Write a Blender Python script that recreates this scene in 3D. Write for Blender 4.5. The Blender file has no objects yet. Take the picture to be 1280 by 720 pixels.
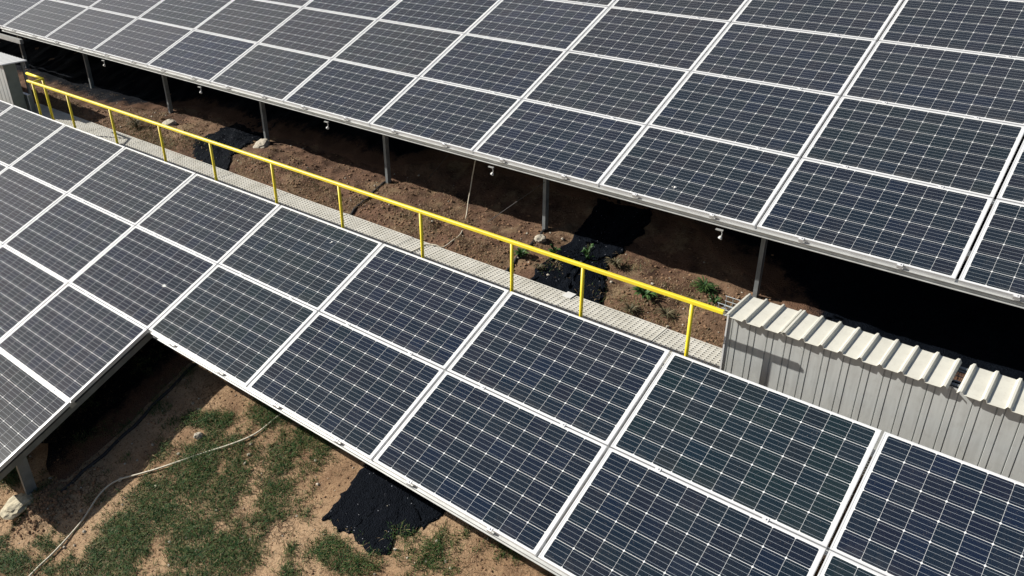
import bpy, bmesh, math, random
from mathutils import Vector, Matrix, noise
random.seed(7)
S = bpy.context.scene
COL = S.collection
R = math.radians

# ------------------------------------------------------------------ helpers
class MB:
    """collects geometry for ONE mesh object"""
    def __init__(s): s.v = []; s.f = []; s.mi = []
    def add(s, vs, fs, m=0):
        o = len(s.v); s.v += [tuple(p) for p in vs]
        for f in fs: s.f.append(tuple(o + i for i in f)); s.mi.append(m)
        return s
    def box(s, x0, x1, y0, y1, z0, z1, m=0):
        return s.add([(x0,y0,z0),(x1,y0,z0),(x1,y1,z0),(x0,y1,z0),(x0,y0,z1),(x1,y0,z1),(x1,y1,z1),(x0,y1,z1)],
              [(0,3,2,1),(4,5,6,7),(0,1,5,4),(1,2,6,5),(2,3,7,6),(3,0,4,7)], m)
    def tube(s, pts, r, n=10, m=0, caps=True):
        pts = [Vector(p) for p in pts]
        rings = []
        prev = None
        for i, p in enumerate(pts):
            t = (pts[min(i+1, len(pts)-1)] - pts[max(i-1, 0)]).normalized()
            if prev is None:
                a = t.orthogonal().normalized()
            else:
                a = (prev - t * prev.dot(t)).normalized()
            prev = a
            b = t.cross(a)
            rr = r[i] if isinstance(r, (list, tuple)) else r
            rings.append([p + (a*math.cos(2*math.pi*k/n) + b*math.sin(2*math.pi*k/n))*rr for k in range(n)])
        vs = [q for g in rings for q in g]; fs = []
        for i in range(len(pts)-1):
            for k in range(n):
                fs.append((i*n+k, i*n+(k+1) % n, (i+1)*n+(k+1) % n, (i+1)*n+k))
        if caps:
            fs.append(tuple(range(n-1, -1, -1))); fs.append(tuple((len(pts)-1)*n+k for k in range(n)))
        return s.add(vs, fs, m)
    def extrude(s, prof, x0, x1, m=0, closed=True):
        """profile in (y,z), extruded along x"""
        n = len(prof)
        vs = [(x0, y, z) for y, z in prof] + [(x1, y, z) for y, z in prof]
        fs = [(i, (i+1) % n, n+(i+1) % n, n+i) for i in range(n if closed else n-1)]
        if closed: fs += [tuple(range(n-1, -1, -1)), tuple(range(n, 2*n))]
        return s.add(vs, fs, m)
    def mesh(s, name, mats, smooth=False):
        me = bpy.data.meshes.new(name)
        me.from_pydata(s.v, [], s.f)
        for m in (mats if isinstance(mats, (list, tuple)) else [mats]): me.materials.append(m)
        me.polygons.foreach_set('material_index', s.mi)
        if smooth: me.polygons.foreach_set('use_smooth', [True]*len(s.f))
        me.update()
        return me
    def build(s, name, mats, parent=None, smooth=False, fix=True):
        me = s.mesh(name, mats, smooth)
        if fix:
            bm = bmesh.new(); bm.from_mesh(me); bmesh.ops.recalc_face_normals(bm, faces=bm.faces); bm.to_mesh(me); bm.free()
        return link(name, me, parent)

def link(name, me, parent=None):
    o = bpy.data.objects.new(name, me); COL.objects.link(o)
    if parent: o.parent = parent
    return o
def tag(o, label=None, cat=None, group=None, kind=None):
    if label: o['label'] = label
    if cat: o['category'] = cat
    if group: o['group'] = group
    if kind: o['kind'] = kind
    return o
def thing(name, label, cat, loc=(0,0,0), rot=(0,0,0), group=None):
    o = bpy.data.objects.new(name, None); COL.objects.link(o)
    o.location = loc; o.rotation_euler = rot; o.empty_display_size = .1
    return tag(o, label, cat, group)

# ------------------------------------------------------------------ materials
class NT:
    def __init__(s, name):
        s.m = bpy.data.materials.new(name); s.m.use_nodes = True
        s.t = s.m.node_tree; s.n = s.t.nodes; s.b = s.n['Principled BSDF']
    def new(s, typ, **kw):
        nd = s.n.new(typ)
        for k, v in kw.items(): setattr(nd, k, v)
        return nd
    def lk(s, a, b): s.t.links.new(a, b)
    def inp(s, sock, v):
        if hasattr(v, 'is_output'): s.lk(v, sock)
        else: sock.default_value = v
    def math(s, op, a, b=None, c=None, clamp=False):
        nd = s.new('ShaderNodeMath', operation=op); nd.use_clamp = clamp
        s.inp(nd.inputs[0], a)
        if b is not None: s.inp(nd.inputs[1], b)
        if c is not None: s.inp(nd.inputs[2], c)
        return nd.outputs[0]
    def mix(s, f, a, b, blend='MIX'):
        nd = s.new('ShaderNodeMix', data_type='RGBA', blend_type=blend)
        s.inp(nd.inputs[0], f)
        s.inp(nd.inputs[6], a if hasattr(a, 'is_output') else (*a, 1))
        s.inp(nd.inputs[7], b if hasattr(b, 'is_output') else (*b, 1))
        return nd.outputs[2]
    def noise(s, scale, detail=4, rough=.55, vec=None, out=0, w=None):
        nd = s.new('ShaderNodeTexNoise')
        nd.inputs['Scale'].default_value = scale; nd.inputs['Detail'].default_value = detail; nd.inputs['Roughness'].default_value = rough
        if vec is not None: s.lk(vec, nd.inputs['Vector'])
        return nd.outputs[out]
    def ramp(s, f, stops):
        nd = s.new('ShaderNodeValToRGB')
        el = nd.color_ramp.elements
        while len(el) < len(stops): el.new(.5)
        for e, (p, c) in zip(el, stops):
            e.position = p; e.color = (*c, 1) if len(c) == 3 else c
        s.inp(nd.inputs[0], f)
        return nd.outputs[0]
    def step(s, f, a, b):
        nd = s.new('ShaderNodeMapRange', interpolation_type='SMOOTHSTEP')
        s.inp(nd.inputs[0], f); nd.inputs[1].default_value = a; nd.inputs[2].default_value = b
        return nd.outputs[0]
    def bump(s, h, strength=.3, dist=.01, prev=None):
        nd = s.new('ShaderNodeBump'); nd.inputs['Strength'].default_value = strength; nd.inputs['Distance'].default_value = dist
        s.lk(h, nd.inputs['Height'])
        if prev is not None: s.lk(prev, nd.inputs['Normal'])
        return nd.outputs[0]
    def setp(s, **kw):
        for k, v in kw.items():
            sock = s.b.inputs[k.replace('_', ' ')]
            if isinstance(v, tuple) and len(v) == 3: v = (*v, 1)
            s.inp(sock, v)

def simple(name, col, rough=.5, metal=0., var=.12, scale=8., bump=0., col2=None):
    t = NT(name)
    tc = t.new('ShaderNodeTexCoord').outputs['Object']
    n = t.noise(scale, 5, .6, tc)
    c2 = col2 or tuple(c*(1-var*2) for c in col)
    t.setp(Base_Color=t.mix(t.step(n, .3, .75), col, c2), Roughness=rough, Metallic=metal)
    if bump: t.setp(Normal=t.bump(t.noise(scale*6, 3, .6, tc), bump, .004))
    return t.m

PX, PY, PT = 1.642, .984, .040           # panel size
def mat_cells():
    t = NT('solar_cells')
    tc = t.new('ShaderNodeTexCoord').outputs['Object']
    sep = t.new('ShaderNodeSeparateXYZ'); t.lk(tc, sep.inputs[0])
    x, y = sep.outputs[0], sep.outputs[1]
    P = .1578
    u = t.math('ADD', t.math('DIVIDE', x, P), 5.0)
    v = t.math('ADD', t.math('DIVIDE', y, P), 3.0)
    fu, fv = t.math('FRACT', u), t.math('FRACT', v)
    iu, iv = t.math('FLOOR', u), t.math('FLOOR', v)
    dx = t.math('MULTIPLY', t.math('SUBTRACT', .5, t.math('ABSOLUTE', t.math('SUBTRACT', fu, .5))), P)
    dy = t.math('MULTIPLY', t.math('SUBTRACT', .5, t.math('ABSOLUTE', t.math('SUBTRACT', fv, .5))), P)
    inx = t.math('GREATER_THAN', dx, .0008)
    iny = t.math('GREATER_THAN', dy, .0016)
    cham = t.math('GREATER_THAN', t.math('ADD', dx, dy), .0100)
    inu = t.math('MULTIPLY', t.math('GREATER_THAN', u, 0.), t.math('LESS_THAN', u, 10.))
    inv = t.math('MULTIPLY', t.math('GREATER_THAN', v, 0.), t.math('LESS_THAN', v, 6.))
    cell = t.math('MULTIPLY', t.math('MULTIPLY', inx, iny), t.math('MULTIPLY', cham, t.math('MULTIPLY', inu, inv)))
    # four busbars along the long side
    bb = t.math('ABSOLUTE', t.math('SUBTRACT', t.math('FRACT', t.math('MULTIPLY', fv, 4.)), .5))
    bus = t.math('LESS_THAN', t.math('MULTIPLY', bb, P/4), .00085)
    # fine fingers across
    fg = t.math('ABSOLUTE', t.math('SUBTRACT', t.math('FRACT', t.math('MULTIPLY', fu, 60.)), .5))
    fing = t.math('LESS_THAN', fg, .035)
    oi = t.new('ShaderNodeObjectInfo').outputs['Random']
    cv = t.new('ShaderNodeCombineXYZ'); t.lk(iu, cv.inputs[0]); t.lk(iv, cv.inputs[1]); t.lk(t.math('MULTIPLY', oi, 57.), cv.inputs[2])
    wn = t.new('ShaderNodeTexWhiteNoise', noise_dimensions='3D'); t.lk(cv.outputs[0], wn.inputs[0])
    geo = t.new('ShaderNodeNewGeometry').outputs['Position']
    base = t.ramp(wn.outputs[0], [(0, (.0034, .0105, .022)), (.3, (.0040, .0125, .0205)), (.65, (.0058, .0098, .0190)), (1, (.0036, .0115, .026))])
    pan = t.ramp(oi, [(0, (.75, .9, 1.1)), (.2, (1.35, 1.15, 1.05)), (.4, (.9, .95, 1.2)), (.6, (1.05, 1.3, 1.05)), (.8, (.8, .8, 1.0)), (1, (1.2, 1.2, 1.5))])
    base = t.mix(1., base, pan, 'MULTIPLY')
    c1 = t.mix(fing, base, (.06, .07, .085))
    c2 = t.mix(bus, c1, (.31, .345, .38))
    white = t.mix(t.noise(6, 3, .5, geo), (.70, .72, .72), (.80, .81, .80))
    c3 = t.mix(cell, white, c2)
    # thin dust film, thicker at the lower rim where rain leaves it
    dn = t.noise(2.3, 6, .65, geo)
    low = t.math('MULTIPLY', t.step(y, -.36, -.488), t.step(t.noise(9, 4, .6, geo), .35, .7))
    dust = t.math('ADD', t.math('MULTIPLY', t.step(dn, .35, .8), .022), t.math('MULTIPLY', low, .07))
    smp = t.new('ShaderNodeMapping'); smp.inputs['Scale'].default_value = (14, 1.1, 1); t.lk(tc, smp.inputs[0])
    off = t.new('ShaderNodeCombineXYZ'); t.lk(t.math('MULTIPLY', oi, 31.), off.inputs[0]); t.lk(t.math('MULTIPLY', oi, 77.), off.inputs[1])
    t.lk(off.outputs[0], smp.inputs['Location'])
    dust = t.math('ADD', dust, t.math('MULTIPLY', t.step(t.noise(1.6, 3, .55, smp.outputs[0]), .52, .80), .020))
    lw = t.new('ShaderNodeLayerWeight'); lw.inputs[0].default_value = .5      # a dust film covers more at a flat angle
    dust = t.math('ADD', dust, t.math('MULTIPLY', t.math('POWER', lw.outputs['Facing'], 4.), .8))
    dust = t.math('MULTIPLY', dust, t.math('ADD', .82, t.math('MULTIPLY', t.math('FRACT', t.math('MULTIPLY', oi, 13.7)), .45)))
    speck = t.math('MULTIPLY', t.math('LESS_THAN', t.noise(160, 1, .5, geo), .27), .35)
    dust = t.math('ADD', t.math('ADD', dust, .006), speck, clamp=True)
    c4 = t.mix(dust, c3, (.36, .32, .27))
    t.setp(Base_Color=c4, Roughness=t.math('ADD', .075, t.math('MULTIPLY', dn, .05)), IOR=1.36)
    t.setp(Sheen_Weight=.20, Sheen_Roughness=.22, Sheen_Tint=(.95, .9, .82))
    # tiny waviness of the textured glass
    t.setp(Normal=t.bump(t.noise(3.0, 2, .5, geo), .02, .01))
    return t.m

def mat_soil():
    t = NT('dry_soil')
    g = t.new('ShaderNodeNewGeometry').outputs['Position']
    big = t.noise(.75, 5, .6, g); mid = t.noise(4.5, 6, .65, g); fine = t.noise(38, 5, .7, g)
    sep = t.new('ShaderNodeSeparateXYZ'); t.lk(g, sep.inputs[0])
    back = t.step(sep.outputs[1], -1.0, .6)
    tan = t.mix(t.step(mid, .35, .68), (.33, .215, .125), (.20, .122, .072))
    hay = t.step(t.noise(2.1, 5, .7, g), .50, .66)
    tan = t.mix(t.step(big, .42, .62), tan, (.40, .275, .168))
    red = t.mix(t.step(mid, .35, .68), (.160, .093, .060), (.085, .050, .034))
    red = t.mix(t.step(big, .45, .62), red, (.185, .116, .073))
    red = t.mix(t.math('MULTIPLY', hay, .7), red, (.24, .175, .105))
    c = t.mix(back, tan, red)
    c = t.mix(t.step(fine, .30, .52), t.mix(1., c, (.55, .50, .46), 'MULTIPLY'), c)
    # drying cracks (real dark gaps in the crust)
    wv = t.new('ShaderNodeVectorMath', operation='ADD')
    dis = t.new('ShaderNodeVectorMath', operation='SCALE'); dis.inputs[3].default_value = .22
    t.lk(t.noise(5, 4, .6, g, out=1), dis.inputs[0]); t.lk(g, wv.inputs[0]); t.lk(dis.outputs[0], wv.inputs[1])
    vo = t.new('ShaderNodeTexVoronoi', feature='DISTANCE_TO_EDGE'); vo.inputs['Scale'].default_value = 7.5
    t.lk(wv.outputs[0], vo.inputs['Vector'])
    vo2 = t.new('ShaderNodeTexVoronoi', feature='DISTANCE_TO_EDGE'); vo2.inputs['Scale'].default_value = 21
    t.lk(wv.outputs[0], vo2.inputs['Vector'])
    cr = t.math('SUBTRACT', 1., t.step(vo.outputs[0], .0, .045)); cr2 = t.math('SUBTRACT', 1., t.step(vo2.outputs[0], .0, .05))
    where = t.step(t.noise(1.6, 3, .5, g), .52, .68)
    crk = t.math('MULTIPLY', t.math('MAXIMUM', t.math('MULTIPLY', cr, .75), t.math('MULTIPLY', cr2, .4)), where)
    c = t.mix(crk, c, (.075, .042, .026))
    # straw bits and pale pebbles
    vs = t.new('ShaderNodeTexVoronoi'); vs.inputs['Scale'].default_value = 55; t.lk(g, vs.inputs['Vector'])
    pb = t.math('MULTIPLY', t.math('LESS_THAN', vs.outputs['Distance'], .17), t.step(t.noise(9, 2, .5, g), .55, .62))
    c = t.mix(t.math('MULTIPLY', pb, .6), c, (.50, .42, .32))
    h = t.math('ADD', t.math('MULTIPLY', mid, .8), t.math('MULTIPLY', fine, .5))
    h = t.math('SUBTRACT', h, t.math('MULTIPLY', crk, .8))
    t.setp(Base_Color=c, Roughness=.95, Normal=t.bump(h, .9, .03))
    t.b.inputs['Specular IOR Level'].default_value = .15
    return t.m

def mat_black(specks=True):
    t = NT('black_cinder' if specks else 'black_shade_paint')
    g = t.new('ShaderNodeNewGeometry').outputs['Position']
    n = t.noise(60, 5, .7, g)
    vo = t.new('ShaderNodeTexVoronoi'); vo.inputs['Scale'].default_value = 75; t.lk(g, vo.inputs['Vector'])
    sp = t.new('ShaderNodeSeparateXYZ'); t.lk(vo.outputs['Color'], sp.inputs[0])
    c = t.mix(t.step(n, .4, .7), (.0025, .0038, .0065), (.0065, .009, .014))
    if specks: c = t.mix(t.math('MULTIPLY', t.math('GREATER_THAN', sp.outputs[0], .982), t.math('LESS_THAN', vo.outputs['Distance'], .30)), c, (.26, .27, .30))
    if not specks:                                              # soil colour breaks up the rim of the painted shade
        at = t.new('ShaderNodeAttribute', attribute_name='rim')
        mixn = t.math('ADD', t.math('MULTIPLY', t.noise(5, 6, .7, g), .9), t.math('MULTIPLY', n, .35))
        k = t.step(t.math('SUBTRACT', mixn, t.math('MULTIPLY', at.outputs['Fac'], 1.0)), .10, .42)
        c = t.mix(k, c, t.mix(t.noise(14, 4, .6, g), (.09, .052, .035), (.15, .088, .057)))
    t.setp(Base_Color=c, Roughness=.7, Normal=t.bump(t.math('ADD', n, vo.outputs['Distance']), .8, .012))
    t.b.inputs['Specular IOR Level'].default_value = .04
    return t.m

def mat_blade(name, a, b, cc):
    t = NT(name)
    g = t.new('ShaderNodeNewGeometry')
    r = g.outputs['Random Per Island']
    t.setp(Base_Color=t.ramp(r, [(0, a), (.55, b), (1, cc)]), Roughness=.6)
    t.b.inputs['Specular IOR Level'].default_value = .3
    return t.m

def mat_wallsheet():
    t = NT('galvanised_sheet')
    tc = t.new('ShaderNodeTexCoord').outputs['Object']
    mp = t.new('ShaderNodeMapping'); mp.inputs['Scale'].default_value = (9, 9, .9); t.lk(tc, mp.inputs[0])
    st = t.noise(3, 5, .6, mp.outputs[0]); n = t.noise(14, 4, .6, tc)
    c = t.mix(t.step(st, .3, .7), (.50, .52, .51), (.43, .445, .435))
    c = t.mix(t.math('MULTIPLY', t.step(n, .5, .75), .25), c, (.29, .29, .275))
    t.setp(Base_Color=c, Roughness=.45, Metallic=.15)
    return t.m

def mat_roof():
    t = NT('cream_roof_sheet')
    tc = t.new('ShaderNodeTexCoord').outputs['Object']
    n = t.noise(5, 6, .65, tc); n2 = t.noise(40, 3, .6, tc)
    c = t.mix(t.step(n, .35, .75), (.68, .665, .58), (.60, .585, .51))
    c = t.mix(t.math('MULTIPLY', t.step(n2, .55, .75), .4), c, (.52, .47, .38))
    t.setp(Base_Color=c, Roughness=.5)
    return t.m

def mat_yellow():
    t = NT('yellow_paint')
    tc = t.new('ShaderNodeTexCoord').outputs['Object']
    n = t.noise(3, 4, .6, tc); ch = t.noise(34, 4, .65, tc)
    c = t.mix(t.step(n, .35, .7), (.88, .73, .03), (.80, .62, .03))
    c = t.mix(t.step(ch, .69, .73), c, (.22, .12, .06))
    t.setp(Base_Color=c, Roughness=t.math('ADD', .32, t.math('MULTIPLY', n, .2)), Normal=t.bump(ch, .05, .003))
    return t.m
M = dict(
    cells=mat_cells(),
    frame=simple('anodised_frame', (.74, .75, .76), .38, .15, .05, 4),
    rail=simple('galvanised_rail', (.50, .51, .50), .45, .3, .1, 7, .05),
    post=simple('galvanised_post', (.25, .27, .275), .5, .3, .15, 9, .05),
    dark=simple('dark_conduit', (.018, .015, .015), .6, 0, .2, 12),
    yellow=mat_yellow(),
    grate=simple('galvanised_grating', (.72, .705, .64), .6, 0, .14, 5, .0, (.56, .545, .48)),
    soil=mat_soil(), black=mat_black(), shade_sheet=mat_black(False), wall=mat_wallsheet(), roof=mat_roof(),
    wire=simple('zinc_wire', (.50, .55, .56), .4, .5, .1, 20),
    cable=simple('pale_cable', (.66, .60, .47), .6, 0, .08, 20),
    concrete=simple('pale_concrete', (.56, .50, .36), .9, 0, .22, 25, .5),
    stone=simple('pale_stone', (.50, .45, .36), .9, 0, .2, 30, .4),
    clod=simple('soil_clod', (.27, .16, .09), .95, 0, .25, 6, .5),
    white=simple('white_plastic', (.75, .75, .72), .5, 0, .05, 20),
    cabinet=simple('grey_green_sheet', (.20, .235, .215), .5, .1, .12, 6),
    grass=mat_blade('green_blades', (.013, .056, .018), (.042, .100, .024), (.130, .150, .045)),
    straw=mat_blade('dry_blades', (.27, .19, .095), (.17, .115, .06), (.40, .31, .18)),
    weed=mat_blade('weed_leaves', (.020, .060, .016), (.040, .095, .022), (.09, .14, .04)),
    drywd=mat_blade('dry_weed', (.10, .085, .045), (.16, .13, .075), (.055, .065, .03)),
    stem=simple('weed_stem', (.10, .10, .04), .8),
)

# ------------------------------------------------------------------ layout constants
CAM_LOC = Vector((7.4387, -5.2416, 3.5696)); CAM_ROT = (1.0817, -.0040, .6642); FOC = 1024.6
WP, HP = 1.6654, .9950
T1, T2 = .4155, .4164
O2 = Vector((.014, 1.4126, .6167))
SLOPE = .402
def zplane(y):
    if y < .9: return -2.1 + SLOPE*(y + 3.25)
    if y < 2.15: return -.4317 + .10*(y-.9)                     # flat terrace behind the walkway
    return -.3067 + SLOPE*(y-2.15)
def soft(a, b, x):
    t = max(0., min(1., (x-a)/(b-a))); return t*t*(3-2*t)
def bump_h(x, y):
    h = noise.noise((x*.9, y*.9, 3.1))*.030 + noise.noise((x*2.7, y*2.7, 9.7))*.016
    h += noise.noise((x*8.5, y*8.5, 1.3))*.008 + noise.noise((x*22, y*22, 5.3))*.0045
    k = soft(.95, 1.25, y)*(1-soft(2.6, 3.4, y))
    if k > 0: h += k*(.045*noise.noise((x*1.9, y*2.6, 12.)) + .030*noise.noise((x*4.6, y*5.2, 4.)) + .014*noise.noise((x*12, y*12, 8.)))
    return h
def ground(x, y):
    z = zplane(y) + bump_h(x, y)
    z -= .035*soft(.35, .6, y)*(1-soft(1.0, 1.25, y))          # soil trimmed along the walkway
    d = math.hypot((x-.06), (y+3.30))                           # dirt heaped round the front post foot
    z += .10*math.exp(-(d/.22)**2)
    d = math.hypot((x+2.6)/1.0, (y-1.35)/.5)
    z += .05*math.exp(-d*d)
    return z

# ------------------------------------------------------------------ ground
def axis(lo, a, b, hi, st, grow=1.35):
    mid = [a + i*st for i in range(int(round((b-a)/st))+1)]
    l = []; s = st; p = a
    while p > lo: s *= grow; p -= s; l.append(p)
    r = []; s = st; p = mid[-1]
    while p < hi: s *= grow; p += s; r.append(p)
    return l[::-1] + mid + r
def seg(parts):
    out = []
    for a, b, st in parts:
        n = int(round((b-a)/st)); out += [a + i*(b-a)/n for i in range(n)]
    return out
xs = axis(-400, -9.0, 9.0, 400, .03)
ys = axis(-400, -4.3, 2.4, 400, .024)
def far_z(x, y):
    yc = max(-14., min(16., y))
    return ground(x, y) if (yc == y) else zplane(yc) + bump_h(x*.2, y*.2)
vs = []; fs = []
nx = len(xs)
for y in ys:
    for x in xs: vs.append((x, y, far_z(x, y)))
for j in range(len(ys)-1):
    for i in range(nx-1):
        a = j*nx+i; fs.append((a, a+1, a+nx+1, a+nx))
g = MB(); g.v = vs; g.f = fs; g.mi = [0]*len(fs)
tag(g.build('ground', M['soil'], smooth=True, fix=False), 'sloping bare brown soil under and between the solar arrays', 'ground', kind='structure')

# ------------------------------------------------------------------ solar panels
def ring_frame():
    b = MB(); hx, hy = PX/2, PY/2; lip = .011
    o = [(-hx,-hy),(hx,-hy),(hx,hy),(-hx,hy)]; i = [(-hx+lip,-hy+lip),(hx-lip,-hy+lip),(hx-lip,hy-lip),(-hx+lip,hy-lip)]
    vs = [(x,y,0) for x,y in o] + [(x,y,0) for x,y in i] + [(x,y,-PT) for x,y in o] + [(x,y,-PT) for x,y in i]
    fs = []
    for k in range(4):
        k2 = (k+1) % 4
        fs += [(k,k2,4+k2,4+k), (8+k,8+k2,k2,k), (4+k,4+k2,12+k2,12+k), (12+k,12+k2,8+k2,8+k)]
    b.add(vs, fs); return b.mesh('frame', M['frame'])
def cell_mesh():
    b = MB(); hx, hy = PX/2-.0105, PY/2-.0105
    b.box(-hx, hx, -hy, hy, -.0075, -.0016); return b.mesh('cell_sheet', M['cells'])
def clamp_mesh():
    b = MB(); b.box(-.022, .022, -.020, .012, .0005, .004); b.box(-.022, .022, -.020, -.016, -.030, .0005); b.tube([(0,-.004,.004),(0,-.004,.010)], .007, 6)
    return b.mesh('clamp', M['frame'])
FM, CM, KM = ring_frame(), cell_mesh(), clamp_mesh()
for me in (FM, CM, KM):
    bm = bmesh.new(); bm.from_mesh(me); bmesh.ops.recalc_face_normals(bm, faces=bm.faces); bm.to_mesh(me); bm.free()

from mathutils import Euler
CMAT = Euler(CAM_ROT).to_matrix().transposed()
def project(p):
    v = CMAT @ (Vector(p) - CAM_LOC)
    return (640 + FOC*v.x/-v.z, 360 - FOC*v.y/-v.z) if v.z < -.1 else (-9e9, -9e9)
ORD = ['first','second','third','fourth','fifth','sixth','seventh','eighth','ninth','tenth','eleventh','twelfth','thirteenth','fourteenth','fifteenth','sixteenth']

def array_frame(o, t):
    return Matrix.Translation(o) @ Matrix.Rotation(t, 4, 'X')
F_M = array_frame((0,0,0), T1); B_M = array_frame(O2, T2)

proto = None
def make_panel(loc, rot, label, group):
    r = thing('solar_panel', label, 'solar panel', loc, rot, group)
    f = link('frame', FM, r); c = link('cell_sheet', CM, r)
    for sx in (-.41, .41):
        k = link('clamp', KM, r); k.location = (sx, -PY/2, 0)
    return r
def copy_panel(src, loc, rot, label, group):
    r = src.copy(); COL.objects.link(r); r.location = loc; r.rotation_euler = rot; tag(r, label, 'solar panel', group)
    for ch in src.children:
        c = ch.copy(); COL.objects.link(c); c.parent = r
    return r

near_rows = ['top row beside the walkway', 'second row down from the walkway', 'third row down', 'lowest row at bottom left']
far_rows = ['lowest row along the edge rail', 'second row up', 'third row up', 'fourth row up', 'fifth row up', 'sixth row up']
panels = {}
def place(which, cells, Mx, t, off, sgn):
    global proto
    byrow = {}
    for (i, j) in cells:
        cx = (i + .5)*WP + off; cy = sgn*(j + .5)*HP
        cor = [Mx @ Vector((cx + a*PX/2*.97, cy + b*PY/2*.97, 0)) for a in (-1,-.5,0,.5,1) for b in (-1,0,1)]
        vis = any(0 <= u <= 1280 and 0 <= v <= 720 for u, v in map(project, cor))
        byrow.setdefault(j, []).append((i, cx, cy, vis))
    for j, L in byrow.items():
        L.sort(); k = 0
        for i, cx, cy, vis in L:
            rnd = random.Random(hash((which, i, j)) & 0xffff if False else (i*31 + j*7 + (500 if which == 'near' else 0)))
            loc = Mx @ Vector((cx + rnd.uniform(-.002, .002), cy + rnd.uniform(-.0015, .0015), rnd.uniform(-.001, .0012)))
            rot = (t + rnd.uniform(-.0022, .0022), rnd.uniform(-.0014, .0014), rnd.uniform(-.0008, .0008))
            if vis:
                rowtxt = (near_rows if which == 'near' else far_rows)[j]
                lab = f"solar panel in {which} array's {rowtxt}, {ORD[k]} from left"
                k += 1
            else:
                lab = f"blue-black solar panel of the {which} array beyond the edge of the photo"
            key = (which, i, j)
            if key == ('near', -1, 1): lab = "solar panel with a large white bird dropping near its middle, near array's second row"
            if key == ('near', 0, 0): lab = "solar panel with a small white speck near its top edge, near array"
            if key == ('far', 8, 0): lab = "solar panel with one white dropping, in the far array's lowest row"
            grp = f'solar panels of the {which} array'
            if proto is None: proto = make_panel(loc, rot, lab, grp); panels[key] = proto
            else: panels[key] = copy_panel(proto, loc, rot, lab, grp)
near = [(i, j) for j in (0, 1) for i in range(-7, 7)] + [(i, j) for j in (2, 3) for i in range(-5, 0)]
far = [(i, j) for j in range(0, 6) for i in range(-4, 13)]
place('near', near, F_M, T1, 0., -1)
place('far', far, B_M, T2, -6*WP, 1)

# bird droppings (splats lying on the glass)
def dropping(key, Mx, world, size):
    p = panels[key]
    b = MB(); rnd = random.Random(int(size*1e4))
    n = 14; ring = []
    for q, (rr, zz) in enumerate(((1., .0), (.75, .0025), (.4, .004))):
        for k in range(n):
            a = 2*math.pi*k/n; jit = 1 + .35*math.sin(3*a+1) + rnd.uniform(-.2, .2)
            ring.append((math.cos(a)*size*rr*jit, math.sin(a)*size*.7*rr*jit, zz))
    fs = [(q*n+k, q*n+(k+1) % n, (q+1)*n+(k+1) % n, (q+1)*n+k) for q in range(2) for k in range(n)] + [tuple(2*n+k for k in range(n))]
    b.add(ring, fs)
    for _ in range(4):
        x, y = rnd.uniform(-2, 2)*size, rnd.uniform(-2.2, 1)*size
        b.box(x-.004, x+.004, y-.005, y+.003, 0, .0015)
    o = b.build('bird_dropping', M['white'], p, True)
    bpy.context.view_layer.update()
    o.location = (Matrix.Translation(p.location) @ p.rotation_euler.to_matrix().to_4x4()).inverted() @ Vector(world)
    o.location.z = -.0012
dropping(('near', -1, 1), F_M, (-.368, -1.364, -.602), .022)
dropping(('near', 0, 0), F_M, (1.081, -.19, -.084), .011)
dropping(('far', 8, 0), B_M, (4.089, 1.619, .708), .016)

# ------------------------------------------------------------------ mounting frames
def c_rail(b, x0, x1, y0, depth=.062):
    """C channel below the lower panel edge; y0 = panel edge (local), opening to the front"""
    z = -PT - .0005; t = .004; f = y0 - .016
    prof = [(f, z), (y0+.045, z), (y0+.045, z-t), (y0-.002, z-t), (y0-.002, z-depth+t), (f-.004, z-depth+t), (f-.004, z-depth), (y0+.002, z-depth), (y0+.002, z-t-.0005-.0), (f, z-t)]
    prof = [(f, z), (y0+.045, z), (y0+.045, z-t), (y0+.003, z-t), (y0+.003, z-depth), (f-.004, z-depth), (f-.004, z-depth+t), (y0-.001, z-depth+t), (y0-.001, z-t), (f, z-t)]
    b.extrude(prof, x0, x1)
def purlin(b, x0, x1, y):
    b.box(x0, x1, y-.03, y+.03, -PT-.062, -PT-.001)
def c_post(x, y, z0, z1, w=.045, d=.10):
    """C section post, web towards +x, flanges running to -x"""
    b = MB(); t = .005
    prof = [(0,-d/2),(0,d/2),(-w,d/2),(-w,d/2-t),(-t,d/2-t),(-t,-d/2+t),(-w,-d/2+t),(-w,-d/2)]
    n = len(prof)
    v = [(x+w/2+a, y+c, z0) for a, c in prof] + [(x+w/2+a, y+c, z1) for a, c in prof]
    f = [(i,(i+1)%n,n+(i+1)%n,n+i) for i in range(n)] + [(0,1,2,3,4,5,6,7),(8,9,10,11,12,13,14,15)]
    b.add(v, f); return b
def local_child(name, b, mat, parent, mx):
    o = b.build(name, mat, parent); o.matrix_local = mx; return o
def under(mx, y):       # world height of the underside of the purlins at world y (array plane)
    o = mx.translation; t = math.atan2(mx[2][1], mx[1][1])
    return o.z + math.tan(t)*(y-o.y) - (.125)/math.cos(t)

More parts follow.
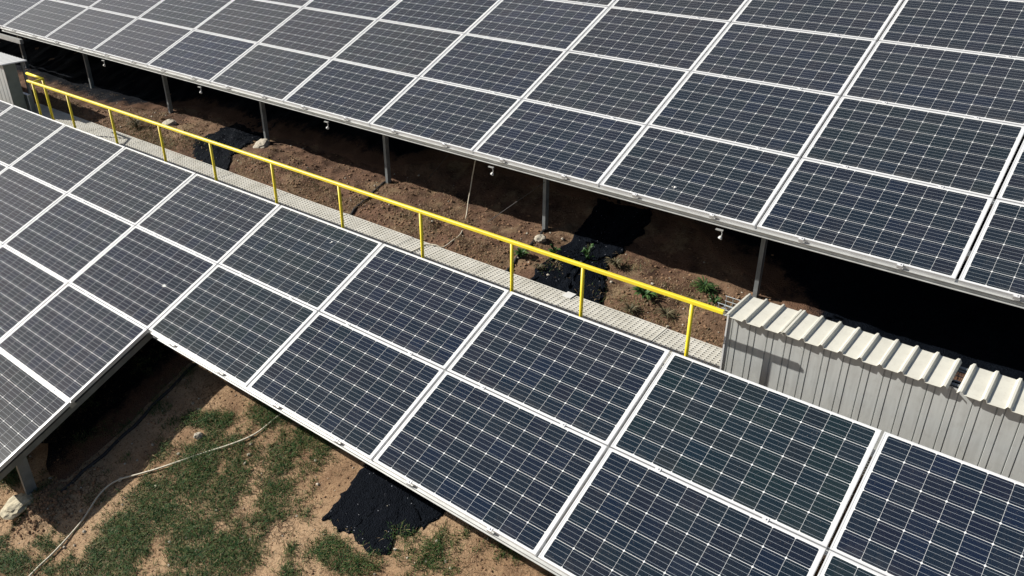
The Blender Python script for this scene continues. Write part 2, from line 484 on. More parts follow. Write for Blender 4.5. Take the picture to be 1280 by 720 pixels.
nf = thing('mounting_frame', 'galvanised frame carrying the near array of solar panels on C posts', 'frame', (0, 0, 0))
b = MB(); c_rail(b, .005, 7*WP, -2*HP+.003); local_child('edge_rail', b, M['rail'], nf, F_M)
b = MB(); c_rail(b, -5*WP, -.008, -4*HP+.003); local_child('edge_rail', b, M['rail'], nf, F_M)
for y, x0 in ((-HP, -7*WP), (-.18, -7*WP), (-2*HP+.10, -7*WP), (-3*HP, -5*WP)):
    b = MB(); purlin(b, x0, 7*WP if y > -2*HP else -.04, y); local_child('purlin', b, M['rail'], nf, F_M)
for k in range(-3, 5):
    x = -.10 + 2.475*k if k <= 0 else .11 + 2.475*k
    yl = -3.62 if k <= 0 else -1.80
    b = MB(); b.box(x-.03, x+.03, yl/math.cos(T1), -.08, -PT-.125, -PT-.0635); local_child('rafter', b, M['post'], nf, F_M)
    for y in ((-3.27, -.55) if k <= 0 else (-1.0, -.35)):
        c_post(x, y, ground(x, y)-.1, under(F_M, y)).build('post', M['post'], nf)

ff = thing('mounting_frame', 'galvanised frame with grey edge rail carrying the far array of solar panels', 'frame', (0, 0, 0))
b = MB(); c_rail(b, -10.12-.014, 13*WP-6*WP, .003); local_child('edge_rail', b, M['rail'], ff, B_M)
for y in (HP, 2*HP, 3*HP, 4*HP, 5*HP, .35):
    b = MB(); purlin(b, -10*WP, 7*WP, y); local_child('purlin', b, M['rail'], ff, B_M)
for k in range(-4, 4):
    x = -.23 + 2.587*k
    b = MB(); b.box(x-.03, x+.03, .06, 5.9*HP, -PT-.125, -PT-.0635); local_child('rafter', b, M['post'], ff, B_M)
    for y in (1.9, 4.1, 6.4):
        c_post(x, y, ground(x, y)-.1, under(B_M, y), .042, .062).build('post', M['post'], ff)
# cross beam that carries on to the left beyond the edge rail
b = MB(); b.box(-14.5, -9.42, 1.43, 1.49, .362, .44); b.build('cross_beam', M['rail'], ff)
for (x0, y0, z0), (x1, y1, z1) in (((2.36,1.86,.28),(1.66,1.70,-.34)), ((.92,1.95,.36),(.25,2.09,-.30))):
    MB().tube([(x0,y0,z0),(x1,y1,z1)], .004, 6).build('brace_rod', M['dark'], ff)

# small brackets hanging from the far edge rail
def bracket():
    r = thing('hanging_bracket', '', 'bracket')
    b = MB(); b.box(-.045, .045, -.012, .012, -.014, .0); b.tube([(.03,0,-.010),(.038,.0,-.05),(.030,-.004,-.085)], .007, 8); b.build('arm', M['rail'], r)
    b = MB(); b.tube([(.030,-.004,-.078),(.022,-.008,-.105),(.018,-.012,-.112)], [.014,.026,.024], 10); b.build('nozzle', M['white'], r, True)
    return r
blabs = ['small white-tipped bracket hanging from the far edge rail, nearest the cream-roofed shelter',
         'small white-tipped bracket hanging from the far edge rail, above the loose white cable',
         'small white-tipped bracket hanging from the far edge rail, middle one of the five',
         'small white-tipped bracket hanging from the far edge rail, second from the left',
         'small white-tipped bracket hanging from the far edge rail, farthest left']
br0 = None
for (x, lab) in zip((4.68, 1.95, -.79, -3.60, -6.35), blabs):
    loc = (x, 1.415, .497)
    if br0 is None: br = br0 = bracket()
    else:
        br = br0.copy(); COL.objects.link(br)
        for ch in br0.children:
            c = ch.copy(); COL.objects.link(c); c.parent = br
    br.location = loc; br.scale = (.8, .8, .8); tag(br, lab, 'bracket', 'brackets under the far edge rail')

# dark conduits running down the slope along the post lines
for (xa, ya), (xb, yb), lab in (((.02, .95), (-.30, 1.96), 'dark conduit on reddish soil between a post foot and the middle of the walkway'),
                   ((2.53, .95), (2.37, 1.88), 'dark conduit on the soil beside green sprouts, from a post foot to the walkway'),
                   ((.16, -3.1), (.13, -1.2), 'dark conduit on shaded soil under the near array, beside the front post')):
    pts = []
    n = 16
    for i in range(n+1):
        f = i/n; x = xa + (xb-xa)*f + .010*math.sin(i*1.7+xa*9); y = ya + (yb-ya)*f; pts.append((x, y, ground(x, y)+.004))
    tag(MB().tube(pts, .021, 8).build('conduit', M['dark'], None, True), lab, 'conduit', 'dark conduits along the post lines')

# ------------------------------------------------------------------ walkway
WZ = -.43
wk = thing('walkway', 'galvanised grating walkway running between the two solar arrays', 'walkway', (0, 0, WZ))
edges = [-8.16, -7.01, -5.86, -4.71, -3.56, -2.37, -1.18, -.02, 1.13, 2.28, 3.38, 4.48, 5.62, 6.76, 7.9]
rnd = random.Random(3)
for a, c in zip(edges[:-1], edges[1:]):
    b = MB(); x0, x1 = a+.004, c-.004; dz = rnd.uniform(-.003, .003); y0, y1 = .0, .95
    n = 27
    for i in range(n+1):
        y = y0 + (y1-y0)*i/n
        w = .0066
        b.box(x0, x1, y-w, y+w, -.014+dz, dz)
    m = int((x1-x0)/.055)
    for i in range(m+1):
        x = x0 + .006 + (x1-x0-.012)*i/m
        b.box(x-.0042, x+.0042, y0-.008, y1+.008, -.013+dz, -.0015+dz)
    b.box(x0, x0+.012, y0-.0085, y1+.0085, -.03+dz, .001+dz); b.box(x1-.012, x1, y0-.0085, y1+.0085, -.03+dz, .001+dz)
    b.build('grating_panel', M['grate'], wk)
for y in (.06, .88):
    MB().box(-8.1, 7.9, y-.02, y+.02, -.085, -.032).build('support_beam', M['post'], wk)
pl = MB().box(3.33, 3.43, .86, .97, .003, .012); pl.build('joint_plate', M['white'], wk)

# ------------------------------------------------------------------ yellow railing
ry, rz = .056, .464
rl = thing('railing', 'yellow tubular steel railing with one handrail along the walkway', 'railing', (0, ry, WZ))
b = MB(); e = .0168; c = .0045; z = rz-WZ
b.extrude([(-e+c, z-e), (e-c, z-e), (e, z-e+c), (e, z+e-c), (e-c, z+e), (-e+c, z+e), (-e, z+e-c), (-e, z-e+c)], -6.05, 5.365)
b.build('handrail', M['yellow'], rl)
for x in (-5.90, -4.845, -3.663, -2.453, -1.334, -.149, .983, 2.171, 3.307, 4.077, 5.103):
    b = MB(); b.tube([(x, 0, .002), (x, 0, rz-WZ-.018)], .0165, 12); b.box(x-.05, x+.05, -.05, .05, .0015, .010)
    b.build('post', M['yellow'], rl, True)
r2 = thing('railing', 'short yellow railing stub closing the far left end of the walkway', 'railing', (-6.13, .31, WZ))
b = MB(); b.tube([(-.52, 0, .87), (0, 0, .865)], .022, 12); b.build('handrail', M['yellow'], r2, True)
b = MB(); b.tube([(0, 0, .865), (.19, -.235, .885)], .016, 10); b.build('link_bar', M['yellow'], r2, True)
b = MB(); b.tube([(0, 0, .002), (0, 0, .85)], .0195, 12); b.build('post', M['yellow'], r2, True)

# ------------------------------------------------------------------ shelters of ribbed sheet
def ribbed(x0, x1, pitch, flat, rise, first=None):
    """profile points (x, h) of a trapezoid sheet"""
    pts = [(x0, 0.)]; x = first if first is not None else x0 + .02
    sl = .014
    while x + pitch*.999 - flat < x1 + .2:
        if x + (pitch-flat) > x1: break
        pts += [(x, 0.), (x+sl, rise), (x+pitch-flat-sl, rise), (x+pitch-flat, 0.)]
        x += pitch
    if pts[-1][0] < x1: pts.append((x1, 0.))
    return pts
def roof_sheet(pts, y0, y1, z0, z1, t=.0025):
    b = MB(); n = len(pts); NY = 4
    vs = []
    for s in (0, -t):
        for q in range(NY+1):
            f = q/NY
            for i, (x, h) in enumerate(pts): vs.append((x, y0+(y1-y0)*f + .004*math.sin(i*2.1)*(q == 0), z0+(z1-z0)*f + h + s - .003*(q == 0)))
    fs = []
    L = n*(NY+1)
    for q in range(NY):
        for i in range(n-1):
            a = q*n+i; fs.append((a, a+1, a+n+1, a+n)); a += L; fs.append((a+n, a+n+1, a+1, a))
    for i in range(n-1):
        fs.append((i, L+i, L+i+1, i+1)); a = NY*n+i; fs.append((a, a+1, L+a+1, L+a))
    for q in range(NY):
        a = q*n; fs.append((a, a+n, L+a+n, L+a)); a = q*n+n-1; fs.append((a, L+a, L+a+n, a+n))
    b.add(vs, fs); return b
def wall_sheet(pts, y, z0, z1, t=.002):
    b = MB(); n = len(pts); vs = []
    for s in (0, t):
        for z in (z0, z1):
            for x, h in pts: vs.append((x, y - h + s, z))
    fs = []
    for i in range(n-1):
        fs += [(i, i+1, n+i+1, n+i), (2*n+i, 3*n+i, 3*n+i+1, 2*n+i+1), (n+i, n+i+1, 3*n+i+1, 3*n+i), (i, 2*n+i, 2*n+i+1, i+1)]
    fs += [(0, n, 3*n, 2*n), (n-1, 3*n-1, 4*n-1, 2*n-1)]
    b.add(vs, fs); return b
def wall_prof(x0, x1):
    # wide pans and narrow pans parted by thin standing seams and grooves
    pts = [(x0, 0.)]; x = x0 + .03; P = .147
    while x + P < x1:
        pts += [(x, 0.), (x+.004, -.008), (x+.007, -.008), (x+.011, .003), (x+.050, .003), (x+.053, -.005), (x+.056, -.005), (x+.060, 0.)]
        x += P
    pts.append((x1, 0.)); return pts
def shelter(label, x0, x1, zr, roofs, side):
    r = thing('shelter', label, 'shelter', (0, 0, 0))
    yw = .335; zb = WZ + .004
    wall_sheet(wall_prof(x0+.01, x1), yw, zb, zr-.006).build('front_wall', M['wall'], r)
    for pts, dz in roofs:
        roof_sheet(pts, .268, .695, zr+dz, zr+dz+.002).build('roof_sheet', M['roof'] if side is None else M['white'], r)
    for x in ((x0+.09, x1-.03)):
        for y in (.40, .655):
            b = MB(); b.box(x-.02, x+.02, y-.02, y+.02, zb, zr-.02); b.build('leg', M['post'], r)
    b = MB(); b.box(x0+.045, x1-.055, .385, .415, zr-.05, zr-.016); b.build('beam', M['post'], r)
    b = MB(); b.box(x0+.045, x1-.055, .64, .67, zr-.05, zr-.016); b.build('beam', M['post'], r)
    b = MB(); b.box(x0-.004, x0+.0085, yw-.012, yw+.035, zb, zr-.008); b.build('corner_trim', M['frame'], r)
    if side is not None:
        b = MB(); b.box(side-.004, side, yw+.004, .53, zb, zr-.022); b.build('side_wall', M['cabinet'], r)
        b = MB(); b.box(side-.02, side+.09, .28, .69, zr-.012, zr-.004); b.build('roof_trim', M['frame'], r)
    return r
ZR = .318
sh = shelter('low metal shelter with cream ribbed roof at the right end of the yellow railing', 5.298, 9.4, ZR,
        [(ribbed(5.292, 5.775, .145, .105, .022, 5.296), .0), (ribbed(5.752, 6.942, .1425, .099, .022, 5.757), .004),
         (ribbed(6.998, 9.45, .147, .104, .022, 7.001), .002)], None)
ls = shelter('low metal shelter with ribbed roof at the far left end of the walkway', -11.0, -7.575, .46,
        [(ribbed(-11.05, -7.49, .10, .06, .006), 0.)], -7.568)
b = MB(); b.box(-7.95, -7.50, .56, .60, WZ+.004, -.105); cb = b.build('cabinet', M['cabinet'])
tag(cb, 'low grey-green metal cabinet standing beside the far left shelter', 'cabinet')
b = MB(); b.box(-7.955, -7.494, .553, .607, -.1045, -.094); b.box(-7.4995, -7.494, .553, .5605, WZ+.004, -.1045); b.build('edge_trim', M['frame'], cb)

# wire basket tray running behind the shelter wall
tr = MB()
ty0, ty1, tz0, tz1 = .47, .62, .20, .292
tx0, tx1 = 5.14, 9.3
for y, z in ((ty0,tz1),(ty0,(tz0+tz1)/2),(ty0,tz0),((ty0*2+ty1)/3,tz0),((ty0+ty1*2)/3,tz0),(ty1,tz0),(ty1,(tz0+tz1)/2),(ty1,tz1)):
    tr.tube([(tx0,y,z),(tx1,y,z)], .0032, 6)
x = tx0+.01
while x < tx1:
    tr.tube([(x,ty0,tz1),(x,ty0,tz0),(x,ty1,tz0),(x,ty1,tz1)], .003, 6); x += .06
tt = thing('cable_tray', 'zinc wire basket cable tray showing at the left end and roof gap of the shelter', 'cable tray', (0,0,0))
tr.build('basket', M['wire'], tt)
cbm = MB()
for y in (.50,.53,.57): cbm.tube([(5.2+.2*i, y+.01*math.sin(i*1.3+y*40), tz0+.016) for i in range(21)], .009, 8)
cbm.build('wires', M['dark'], tt, True)

# ------------------------------------------------------------------ black cinder patches, painted shade under the arrays
def patch(outline, label):
    n0 = len(outline); pts = []
    for i in range(n0):                                         # subdivide and roughen the rim
        a, c = Vector(outline[i]), Vector(outline[(i+1) % n0]); m = max(3, int((c-a).length/.03))
        for k in range(m):
            p = a.lerp(c, k/m); q = p + Vector((noise.noise((p.x*9, p.y*9, 2.))*.075 + noise.noise((p.x*30, p.y*30, 2.))*.04, noise.noise((p.x*9, p.y*9, 8.))*.075 + noise.noise((p.x*30, p.y*30, 8.))*.04))
            pts.append(q)
    cx = sum(p.x for p in pts)/len(pts); cy = sum(p.y for p in pts)/len(pts); c = Vector((cx, cy))
    b = MB(); n = len(pts); K = 26; vs = []
    for k in range(K):
        f = 1 - k/K
        for p in pts:
            q = c + (p-c)*f
            up = .014*min(1, k/1.5) - (.03 if k == 0 else 0) + abs(noise.noise((q.x*26, q.y*26, 4.)))*.014 + abs(noise.noise((q.x*60, q.y*60, 1.)))*.006
            vs.append((q.x, q.y, ground(q.x, q.y) + up))
    vs.append((cx, cy, ground(cx, cy)+.02))
    fs = [(k*n+i, k*n+(i+1) % n, (k+1)*n+(i+1) % n, (k+1)*n+i) for k in range(K-1) for i in range(n)] + [((K-1)*n+i, (K-1)*n+(i+1) % n, K*n) for i in range(n)]
    b.add(vs, fs)
    return tag(b.build('cinder_patch', M['black'], None, True, fix=True), label, 'cinder patch', 'patches of black cinder on the soil', 'structure')
patch([(2.81,-1.98),(2.80,-1.82),(2.80,-1.57),(2.78,-1.45),(2.83,-1.20),(2.9,-.9),(3.75,-.9),(3.80,-1.3),(3.78,-1.52),(3.76,-1.65),(3.55,-1.87),(3.62,-1.99),(3.40,-2.05),(3.24,-2.0),(2.96,-2.04)],
      'rough patch of black cinder on tan soil below the near array')
patch([(2.85,.90),(2.77,1.18),(2.74,1.63),(2.70,2.0),(2.6,2.9),(3.35,2.95),(3.40,2.2),(3.36,1.75),(3.50,1.36),(3.72,.98),(3.72,.90),(3.26,.88)],
      'patch of black cinder beside the walkway near the shelter, with green sprouts')
patch([(-3.55,1.05),(-3.86,1.35),(-3.95,1.75),(-4.0,2.6),(-3.2,2.7),(-3.05,1.9),(-2.85,1.35),(-2.64,1.12),(-2.50,.90),(-3.05,.89)],
      'dark cinder strip beside the walkway under the left part of the far array')

def shade_sheet(rim, depth, label, axis):
    # black painted shade under an array: wavy rim, then strips away from it
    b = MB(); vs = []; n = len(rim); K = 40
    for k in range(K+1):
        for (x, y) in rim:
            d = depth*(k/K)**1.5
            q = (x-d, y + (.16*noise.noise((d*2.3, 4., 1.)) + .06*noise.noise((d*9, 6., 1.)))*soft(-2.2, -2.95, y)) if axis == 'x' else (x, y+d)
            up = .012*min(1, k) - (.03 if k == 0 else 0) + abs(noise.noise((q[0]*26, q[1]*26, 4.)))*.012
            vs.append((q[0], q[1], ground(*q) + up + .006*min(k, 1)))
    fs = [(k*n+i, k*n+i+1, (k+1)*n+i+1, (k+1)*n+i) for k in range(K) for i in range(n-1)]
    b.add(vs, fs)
    o = b.build('painted_shade_sheet', M['shade_sheet'], None, True)
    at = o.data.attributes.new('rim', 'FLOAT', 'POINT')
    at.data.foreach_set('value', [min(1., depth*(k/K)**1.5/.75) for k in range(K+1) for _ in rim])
    return tag(o, label, 'cinder bed', None, 'structure')  # painted shade, not a bed of cinder
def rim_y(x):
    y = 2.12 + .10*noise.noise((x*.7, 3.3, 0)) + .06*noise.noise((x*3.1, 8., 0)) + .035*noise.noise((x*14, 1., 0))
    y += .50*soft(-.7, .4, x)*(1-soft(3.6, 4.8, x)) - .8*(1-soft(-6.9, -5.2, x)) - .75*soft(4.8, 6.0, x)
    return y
shade_sheet([(-14 + .05*i, rim_y(-14 + .05*i)) for i in range(540)], 7.5, 'black sheet painted as shade on the ground deep under the far array', 'y')
shade_sheet([(.07 + .05*noise.noise((y*2., 5., 0)) + .03*noise.noise((y*11, 2., 0)), y) for y in [-2.98 + .03*i for i in range(94)]], 7.0, 'black sheet painted as shade on the ground under the left part of the near array', 'x')

# ------------------------------------------------------------------ cables
def lay(pts, dz): return [(x, y, ground(x, y)+dz) for x, y in pts]
def smooth_pts(P, n=6):
    P = [Vector(p) for p in P]; out = []
    for i in range(len(P)-1):
        p0, p1, p2, p3 = P[max(i-1,0)], P[i], P[i+1], P[min(i+2, len(P)-1)]
        for k in range(n):
            t = k/n
            out.append(.5*((2*p1)+(p2-p0)*t+(2*p0-5*p1+4*p2-p3)*t*t+(3*p1-p0-3*p2+p3)*t**3))
    return out + [P[-1]]
c1 = lay([(.72,-4.2),(.70,-3.69),(.70,-3.45),(.66,-3.17),(.57,-2.91),(.59,-2.74),(.75,-2.57),(.90,-2.43),(1.17,-2.14),(1.40,-1.92),(1.53,-1.73),(1.58,-1.51),(1.60,-1.38),(1.62,-1.1)], .022)
tag(MB().tube(smooth_pts(c1), .0085, 8).build('cable', M['cable'], None, True), 'long pale cable lying across the grass and soil in front of the near array', 'cable')
c2 = [(1.34,1.92,.50),(1.276,1.9,.175),(1.250,1.9,.066),(1.235,1.88,-.08),(1.240,1.83,-.22)] + lay([(1.30,1.72),(1.53,1.36),(1.60,1.12),(1.58,.98)], .012) + [(1.50,.945,-.415),(1.395,.90,-.424),(1.40,.79,-.424),(1.40,.60,-.424),(1.39,.40,-.424)]
tag(MB().tube(smooth_pts(c2), .007, 8).build('cable', M['cable'], None, True), 'thin white cable drooping from under the far array onto the walkway', 'cable')

# ------------------------------------------------------------------ stones and footing
def rock(name, x, y, r, mat, label, cat, seed, flat=.7, dz=0., group=None):
    bm = bmesh.new(); bmesh.ops.create_icosphere(bm, subdivisions=3, radius=1)
    for v in bm.verts:
        p = v.co.copy(); k = 1 + .30*noise.noise(p*1.4 + Vector((seed,0,0))) + .13*noise.noise(p*4 + Vector((0,seed,0))) + .14*noise.noise(p*9 + Vector((seed,seed,0)))
        v.co = Vector((p.x*r*k, p.y*r*k*.85, p.z*r*flat*k))
    me = bpy.data.meshes.new(name); bm.to_mesh(me); bm.free(); me.materials.append(mat)
    o = link(name, me); o.location = (x, y, ground(x, y)+dz); o.rotation_euler = (random.uniform(-.3,.3), random.uniform(-.3,.3), seed)
    return tag(o, label, cat, group)
rock('footing', -.06, -3.43, .15, M['concrete'], 'pale lump of concrete footing at the base of the near array post', 'footing', 1.7, .38, .055)
rock('stone', .99, -2.02, .048, M['stone'], 'pale stone in the grass under the left part of the near array', 'stone', 4.2, .8, .02, 'pale stones on the soil')
rock('stone', .60, -2.70, .03, M['stone'], 'small grey stone beneath the bend of the pale cable', 'stone', 5.2, .6, .005, 'pale stones on the soil')
rock('stone', 1.64, -1.90, .020, M['stone'], 'small pale pebble right of the cable in dry grass', 'stone', 7.2, .7, .008, 'pale stones on the soil')
rock('stone', -5.0, 1.60, .13, M['stone'], 'flat pale stone at a post foot beyond the left railing', 'stone', 9.4, .45, .01, 'pale stones on the soil')
rock('stone', -2.74, 1.74, .14, M['stone'], 'flat yellowish stone at a post foot behind the railing, right of the dark cinder strip', 'stone', 2.4, .4, .01, 'pale stones on the soil')
rock('stone', 2.46, 1.66, .07, M['stone'], 'pale stone at a post foot beside green sprouts', 'stone', 3.3, .7, .02, 'pale stones on the soil')
# clods: too many to count, one object
b = MB(); rnd = random.Random(11)
bmi = bmesh.new(); bmesh.ops.create_icosphere(bmi, subdivisions=1, radius=1)
IV = [v.co.copy() for v in bmi.verts]; IF = [tuple(v.index for v in f.verts) for f in bmi.faces]; bmi.free()
def clod(x, y, r):
    rot = Matrix.Rotation(rnd.uniform(0, 6.28), 3, 'Z') @ Matrix.Rotation(rnd.uniform(0, 6.28), 3, 'X')
    z = ground(x, y) + r*.25
    vs = []
    for p in IV:
        q = rot @ (p*rnd.uniform(.65, 1.25)); vs.append((x+q.x*r, y+q.y*r*.9, z+q.z*r*.75))
    b.add(vs, IF)
def in_black(x, y):
    return (2.76 < x < 3.85 and -2.08 < y < -.8) or (2.7 < x < 3.75 and .88 < y < 3) or (-4.0 < x < -2.5 and .88 < y < 2.7)
for _ in range(6500):
    x = rnd.uniform(-.9, 5.0); y = rnd.uniform(-3.9, -1.2)
    if not in_black(x, y): clod(x, y, rnd.choice((.003,.003,.004,.005,.006,.008,.012)))
for _ in range(420):
    a = rnd.uniform(0, 6.28); d = abs(rnd.gauss(0, .22)); clod(.12 + d*math.cos(a), -3.22 + d*math.sin(a), rnd.uniform(.006, .026))
for _ in range(9000):
    x = rnd.uniform(-9, 5.3); y = .98 + abs(rnd.gauss(0, .6))
    if not in_black(x, y): clod(x, y, rnd.choice((.003,.004,.005,.006,.008,.010,.013,.019)))
pb = b; b = MB()
for _ in range(260):
    x = rnd.uniform(-.9, 5.0); y = rnd.uniform(-3.9, -1.2); clod(x, y, rnd.choice((.006,.008,.010,.014,.02)))
for _ in range(240):
    x = rnd.uniform(-9, 5.3); y = .98 + abs(rnd.gauss(0, .6)); clod(x, y, rnd.choice((.006,.008,.010,.014,.022)))
tag(b.build('pebbles', M['stone'], None, False, fix=False), 'pale pebbles scattered over the brown soil', 'pebbles', kind='stuff')
b = pb
tag(b.build('soil_clods', M['clod'], None, False, fix=False), 'loose clods of brown soil scattered on the slope', 'clods', kind='stuff')

# ------------------------------------------------------------------ grass
GP = [(1.19,-3.02,0.22,0.12,-0.21,0.13,1.00),(1.24,-2.74,0.19,0.10,-0.11,0.07,0.90),(1.25,-2.20,0.17,0.08,-0.17,0.12,1.00),(1.36,-2.42,0.15,0.08,-0.11,0.08,0.90),(2.23,-2.64,0.31,0.16,-0.16,0.12,0.85),(1.79,-2.67,0.21,0.11,-0.10,0.07,0.80),(2.26,-2.31,0.17,0.09,-0.13,0.10,0.55),(2.07,-2.06,0.13,0.07,-0.09,0.08,0.50),(0.95,-1.84,0.29,0.14,-0.08,0.06,0.90),(1.48,-1.56,0.10,0.05,-0.11,0.09,0.90),(2.05,-1.85,0.07,0.04,-0.07,0.06,0.50),(1.99,-1.70,0.08,0.04,-0.06,0.05,0.60),(0.39,-3.75,0.14,0.07,-0.12,0.06,1.00),(-0.68,-3.27,0.18,0.09,-0.20,0.10,0.90),(0.53,-3.48,0.08,0.04,-0.06,0.03,0.50),(3.11,-2.20,0.13,0.07,-0.10,0.09,1.00),(3.38,-2.17,0.25,0.13,-0.06,0.06,1.00),(3.81,-1.85,0.21,0.11,-0.08,0.09,0.80),(3.81,-1.65,0.12,0.06,-0.10,0.10,0.60),(2.77,-2.36,0.07,0.03,-0.11,0.10,0.45),(1.15,-3.29,0.18,0.10,-0.15,0.09,0.60),(0.76,-2.29,0.13,0.06,-0.19,0.13,0.50),(1.86,-1.99,0.15,0.07,-0.07,0.06,0.35),(3.58,-1.80,0.12,0.06,-0.06,0.06,0.80),(4.23,-1.59,0.06,0.03,-0.04,0.05,0.30),(1.95,-2.87,0.21,0.11,-0.12,0.08,0.70),(1.52,-3.02,0.14,0.08,-0.11,0.07,0.50)]
def blade(b, x, y, h, w, lean, az):
    z = ground(x, y) - .004; ca, sa = math.cos(az), math.sin(az); pa = az + 1.57 + rnd.uniform(-.6, .6)
    px, py = math.cos(pa)*w, math.sin(pa)*w
    m = (x + ca*lean*h*.35, y + sa*lean*h*.35, z + h*.6); e = (x + ca*lean*h, y + sa*lean*h, z + h*max(.25, 1-lean*.45))
    b.add([(x-px,y-py,z),(x+px,y+py,z),(m[0]+px*.8,m[1]+py*.8,m[2]),(m[0]-px*.8,m[1]-py*.8,m[2]),e], [(0,1,2,3),(3,2,4)])
gb = MB(); sb = MB()
GX0, GY0, GS = -1.3, -4.1, .02
GNX, GNY = 330, 150
GD = [0.]*(GNX*GNY)
for cx, cy, ax, ay, bx, by, dn in GP:
    det = ax*by - ay*bx
    for q in range(GNY):
        for p in range(GNX):
            dx, dy = GX0 + p*GS - cx, GY0 + q*GS - cy
            u = (dx*by - dy*bx)/det; v = (dy*ax - dx*ay)/det; r2 = u*u + v*v
            if r2 < 6:
                d = dn*math.exp(-.75*r2)
                if d > GD[q*GNX+p]: GD[q*GNX+p] = d
def cover(x, y):                                                # how green the open slope is at a spot
    d = .43*soft(.75, 1.05, x - .25*(y+2.2))*(1-soft(2.35, 2.75, x + .15*(y+2.2)))
    return max(d, .28*soft(3.45, 3.7, x)*(1-soft(4.1, 4.7, x)), .14*(1-soft(.1, .5, x)), .26*soft(-2.25, -2.45, y)*(1 if 2.7 < x < 3.8 else 0), .05)
for _ in range(330000):
    x = rnd.uniform(-1.25, 5.2); y = rnd.uniform(-4.0, -1.2)
    if in_black(x, y) and (y > -1.70 or (y > -1.95 and x < 3.45) or rnd.random() < .6): continue
    d = GD[int((y-GY0)/GS)*GNX + int((x-GX0)/GS)]; c = cover(x, y)
    n = .55*noise.noise((x*3.2, y*3.2, 6.)) + .38*noise.noise((x*8.5, y*8.5, 2.)) + .22*noise.noise((x*21, y*21, 9.))
    dd = max(d, c*.9) + n*(.45 + .3*(1-d))
    pr = soft(.12, .56, dd); q = rnd.random()
    if q < pr*.80:
        hh = rnd.uniform(.02, .06) + .08*max(d, .25)*rnd.random()**2
        blade(gb if rnd.random() < .94 else sb, x, y, hh, rnd.uniform(.0013, .0030), rnd.uniform(.3, 1.25), rnd.uniform(0, 6.283))
    elif q > .955 - .06*pr:
        blade(sb, x, y, rnd.uniform(.02, .055), rnd.uniform(.001, .002), rnd.uniform(1.0, 2.0), rnd.uniform(0, 6.283))
for _ in range(30000):                                           # beyond the walkway
    x = rnd.uniform(-9, 5.4); y = 1.0 + abs(rnd.gauss(0, .5))
    if in_black(x, y): continue
    if noise.noise((x*1.3, y*1.8, 7.7)) > -.1:
        blade(sb, x, y, rnd.uniform(.02, .055), rnd.uniform(.001, .0022), rnd.uniform(.7, 1.9), rnd.uniform(0, 6.283))
for cx, cy, rr, n in ((-4.9,1.15,.35,500),(-4.4,1.1,.3,300),(-3.9,1.2,.25,350),(-1.3,1.35,.3,200),(.9,1.2,.3,150),(4.1,1.15,.3,380),(4.6,1.55,.25,320),(2.9,1.3,.12,110),(3.6,1.75,.15,120),(-2.2,1.3,.3,160)):
    for _ in range(n):
        x = rnd.gauss(cx, rr); y = max(1.0, rnd.gauss(cy, .1))
        blade(gb if rnd.random() < .35 else sb, x, y, rnd.uniform(.03, .09), .0022, rnd.uniform(.5, 1.3), rnd.uniform(0, 6.283))
tag(gb.build('grass', M['grass'], None, False, fix=False), 'green grass in tufts and thin patches on the bare slope', 'grass', kind='stuff')
tag(sb.build('dry_grass', M['straw'], None, False, fix=False), 'dry straw-coloured grass litter on the soil', 'dry grass', kind='stuff')

# ------------------------------------------------------------------ weeds
def weed(x, y, rad, n, lw, rise, mat, label, seed, group='weeds along the walkway', stems=0):
    rr = random.Random(seed)
    t = thing('weed', label, 'weed', (x, y, ground(x, y)), (0,0,0), group)
    b = MB()
    for i in range(n):
        az = 2*math.pi*i/n*1.0 + rr.uniform(-.3, .3); L = rad*rr.uniform(.6, 1.15); up = rise*rr.uniform(.5, 1.3); w = lw*rr.uniform(.7, 1.2)
        z0 = rr.uniform(0, .03) if not stems else rr.uniform(.0, rise*1.6)
        ca, sa = math.cos(az), math.sin(az); vs = []
        K = 5
        for k in range(K+1):
            f = k/K; d = L*f; z = z0 + up*math.sin(min(f*2.2, 2.4))*.9
            ww = w*(math.sin(math.pi*min(1, .12+f*.88))**.8)*(1 if k < K else .1)
            vs += [(ca*d - sa*ww, sa*d + ca*ww, z + .25*ww), (ca*d, sa*d, z), (ca*d + sa*ww, sa*d - ca*ww, z + .25*ww)]
        b.add(vs, [(3*k+j, 3*k+j+1, 3*k+j+4, 3*k+j+3) for k in range(K) for j in (0, 1)])
    b.build('foliage', mat, t, False, fix=False)
    if stems:
        s = MB()
        for i in range(stems):
            az = rr.uniform(0, 6.28); d = rad*.5*rr.random()
            s.tube([(0,0,-.01),(d*.6*math.cos(az), d*.6*math.sin(az), rise), (d*math.cos(az), d*math.sin(az), rise*2.2)], .003, 5)
        s.build('stem', M['stem'], t)
    return t
weed(4.03, 1.29, .17, 22, .020, .07, M['weed'], 'bright green rosette weed with spiky leaves beyond the walkway, before the last railing post', 1)
weed(4.02, 1.05, .11, 60, 0.0050, .06, M['drywd'], 'dull green weed at the walkway edge right of the black cinder', 2)
weed(4.36, 1.16, .12, 78, 0.0042, .05, M['drywd'], 'dull greyish weed just right of the bright green rosette', 3)
weed(2.50, 1.26, .10, 16, .018, .05, M['weed'], 'small green weed beside the dark conduit near the black cinder', 4)
weed(2.80, 1.46, .09, 14, .020, .06, M['weed'], 'leafy green sprout at the left rim of the black cinder by the post', 5, stems=3)
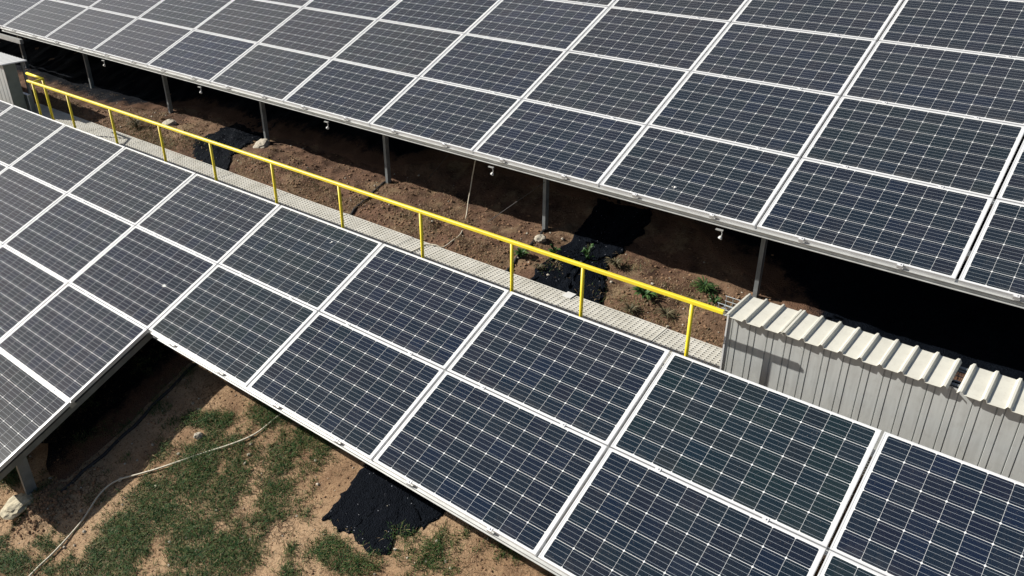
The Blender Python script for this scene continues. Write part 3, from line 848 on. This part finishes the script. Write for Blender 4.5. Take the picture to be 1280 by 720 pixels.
weed(3.12, 1.64, .09, 10, .020, .09, M['weed'], 'tall pale sprout standing in the shaded black cinder', 6, stems=5)
weed(3.46, 1.66, .12, 72, 0.0059, .06, M['drywd'], 'low dark green weed at the right rim of the black cinder', 7)
weed(4.45, 1.78, .15, 90, 0.0065, .045, M['weed'], 'bushy olive weed at the shade edge left of the shelter roof', 8, stems=5)
weed(4.66, 1.58, .10, 18, .014, .06, M['weed'], 'small green weed just above the handrail end by the shelter', 9)
weed(2.82, 1.14, .09, 48, 0.0042, .05, M['drywd'], 'greyish dry weed overhanging the upper left corner of the black cinder', 10)
weed(-5.29, 1.2, .2, 108, 0.0050, .07, M['drywd'], 'grey-green weed clump beside the walkway between the left railing posts', 12, stems=4)

# ------------------------------------------------------------------ light, sky, camera
to_sun = Vector((-1.35, -.66, 1.0)).normalized()
sun = bpy.data.lights.new('sun', 'SUN'); sun.energy = 5.0; sun.angle = R(.53); sun.color = (1., .955, .88)
so = bpy.data.objects.new('sun', sun); COL.objects.link(so); so.rotation_euler = (-to_sun).to_track_quat('-Z', 'Y').to_euler(); so.location = to_sun*40
w = bpy.data.worlds.new('World'); S.world = w; w.use_nodes = True
nt = w.node_tree; bg = nt.nodes['Background']; sky = nt.nodes.new('ShaderNodeTexSky'); sky.sky_type = 'NISHITA'
sky.sun_disc = False; sky.sun_elevation = math.asin(to_sun.z); sky.sun_rotation = math.atan2(to_sun.x, to_sun.y)
sky.air_density = 1.; sky.dust_density = 1.6; sky.ozone_density = 1.
nt.links.new(sky.outputs[0], bg.inputs[0]); bg.inputs[1].default_value = .05

cam = bpy.data.cameras.new('camera'); co = bpy.data.objects.new('camera', cam); COL.objects.link(co)
co.location = CAM_LOC; co.rotation_euler = CAM_ROT; cam.sensor_width = 36; cam.lens = FOC/1280*36; cam.clip_end = 2000; cam.clip_start = .05
S.camera = co
S.view_settings.view_transform = 'Standard'; S.view_settings.look = 'None'; S.view_settings.exposure = .42; S.view_settings.gamma = 1
S.render.resolution_x = 1024; S.render.resolution_y = 576
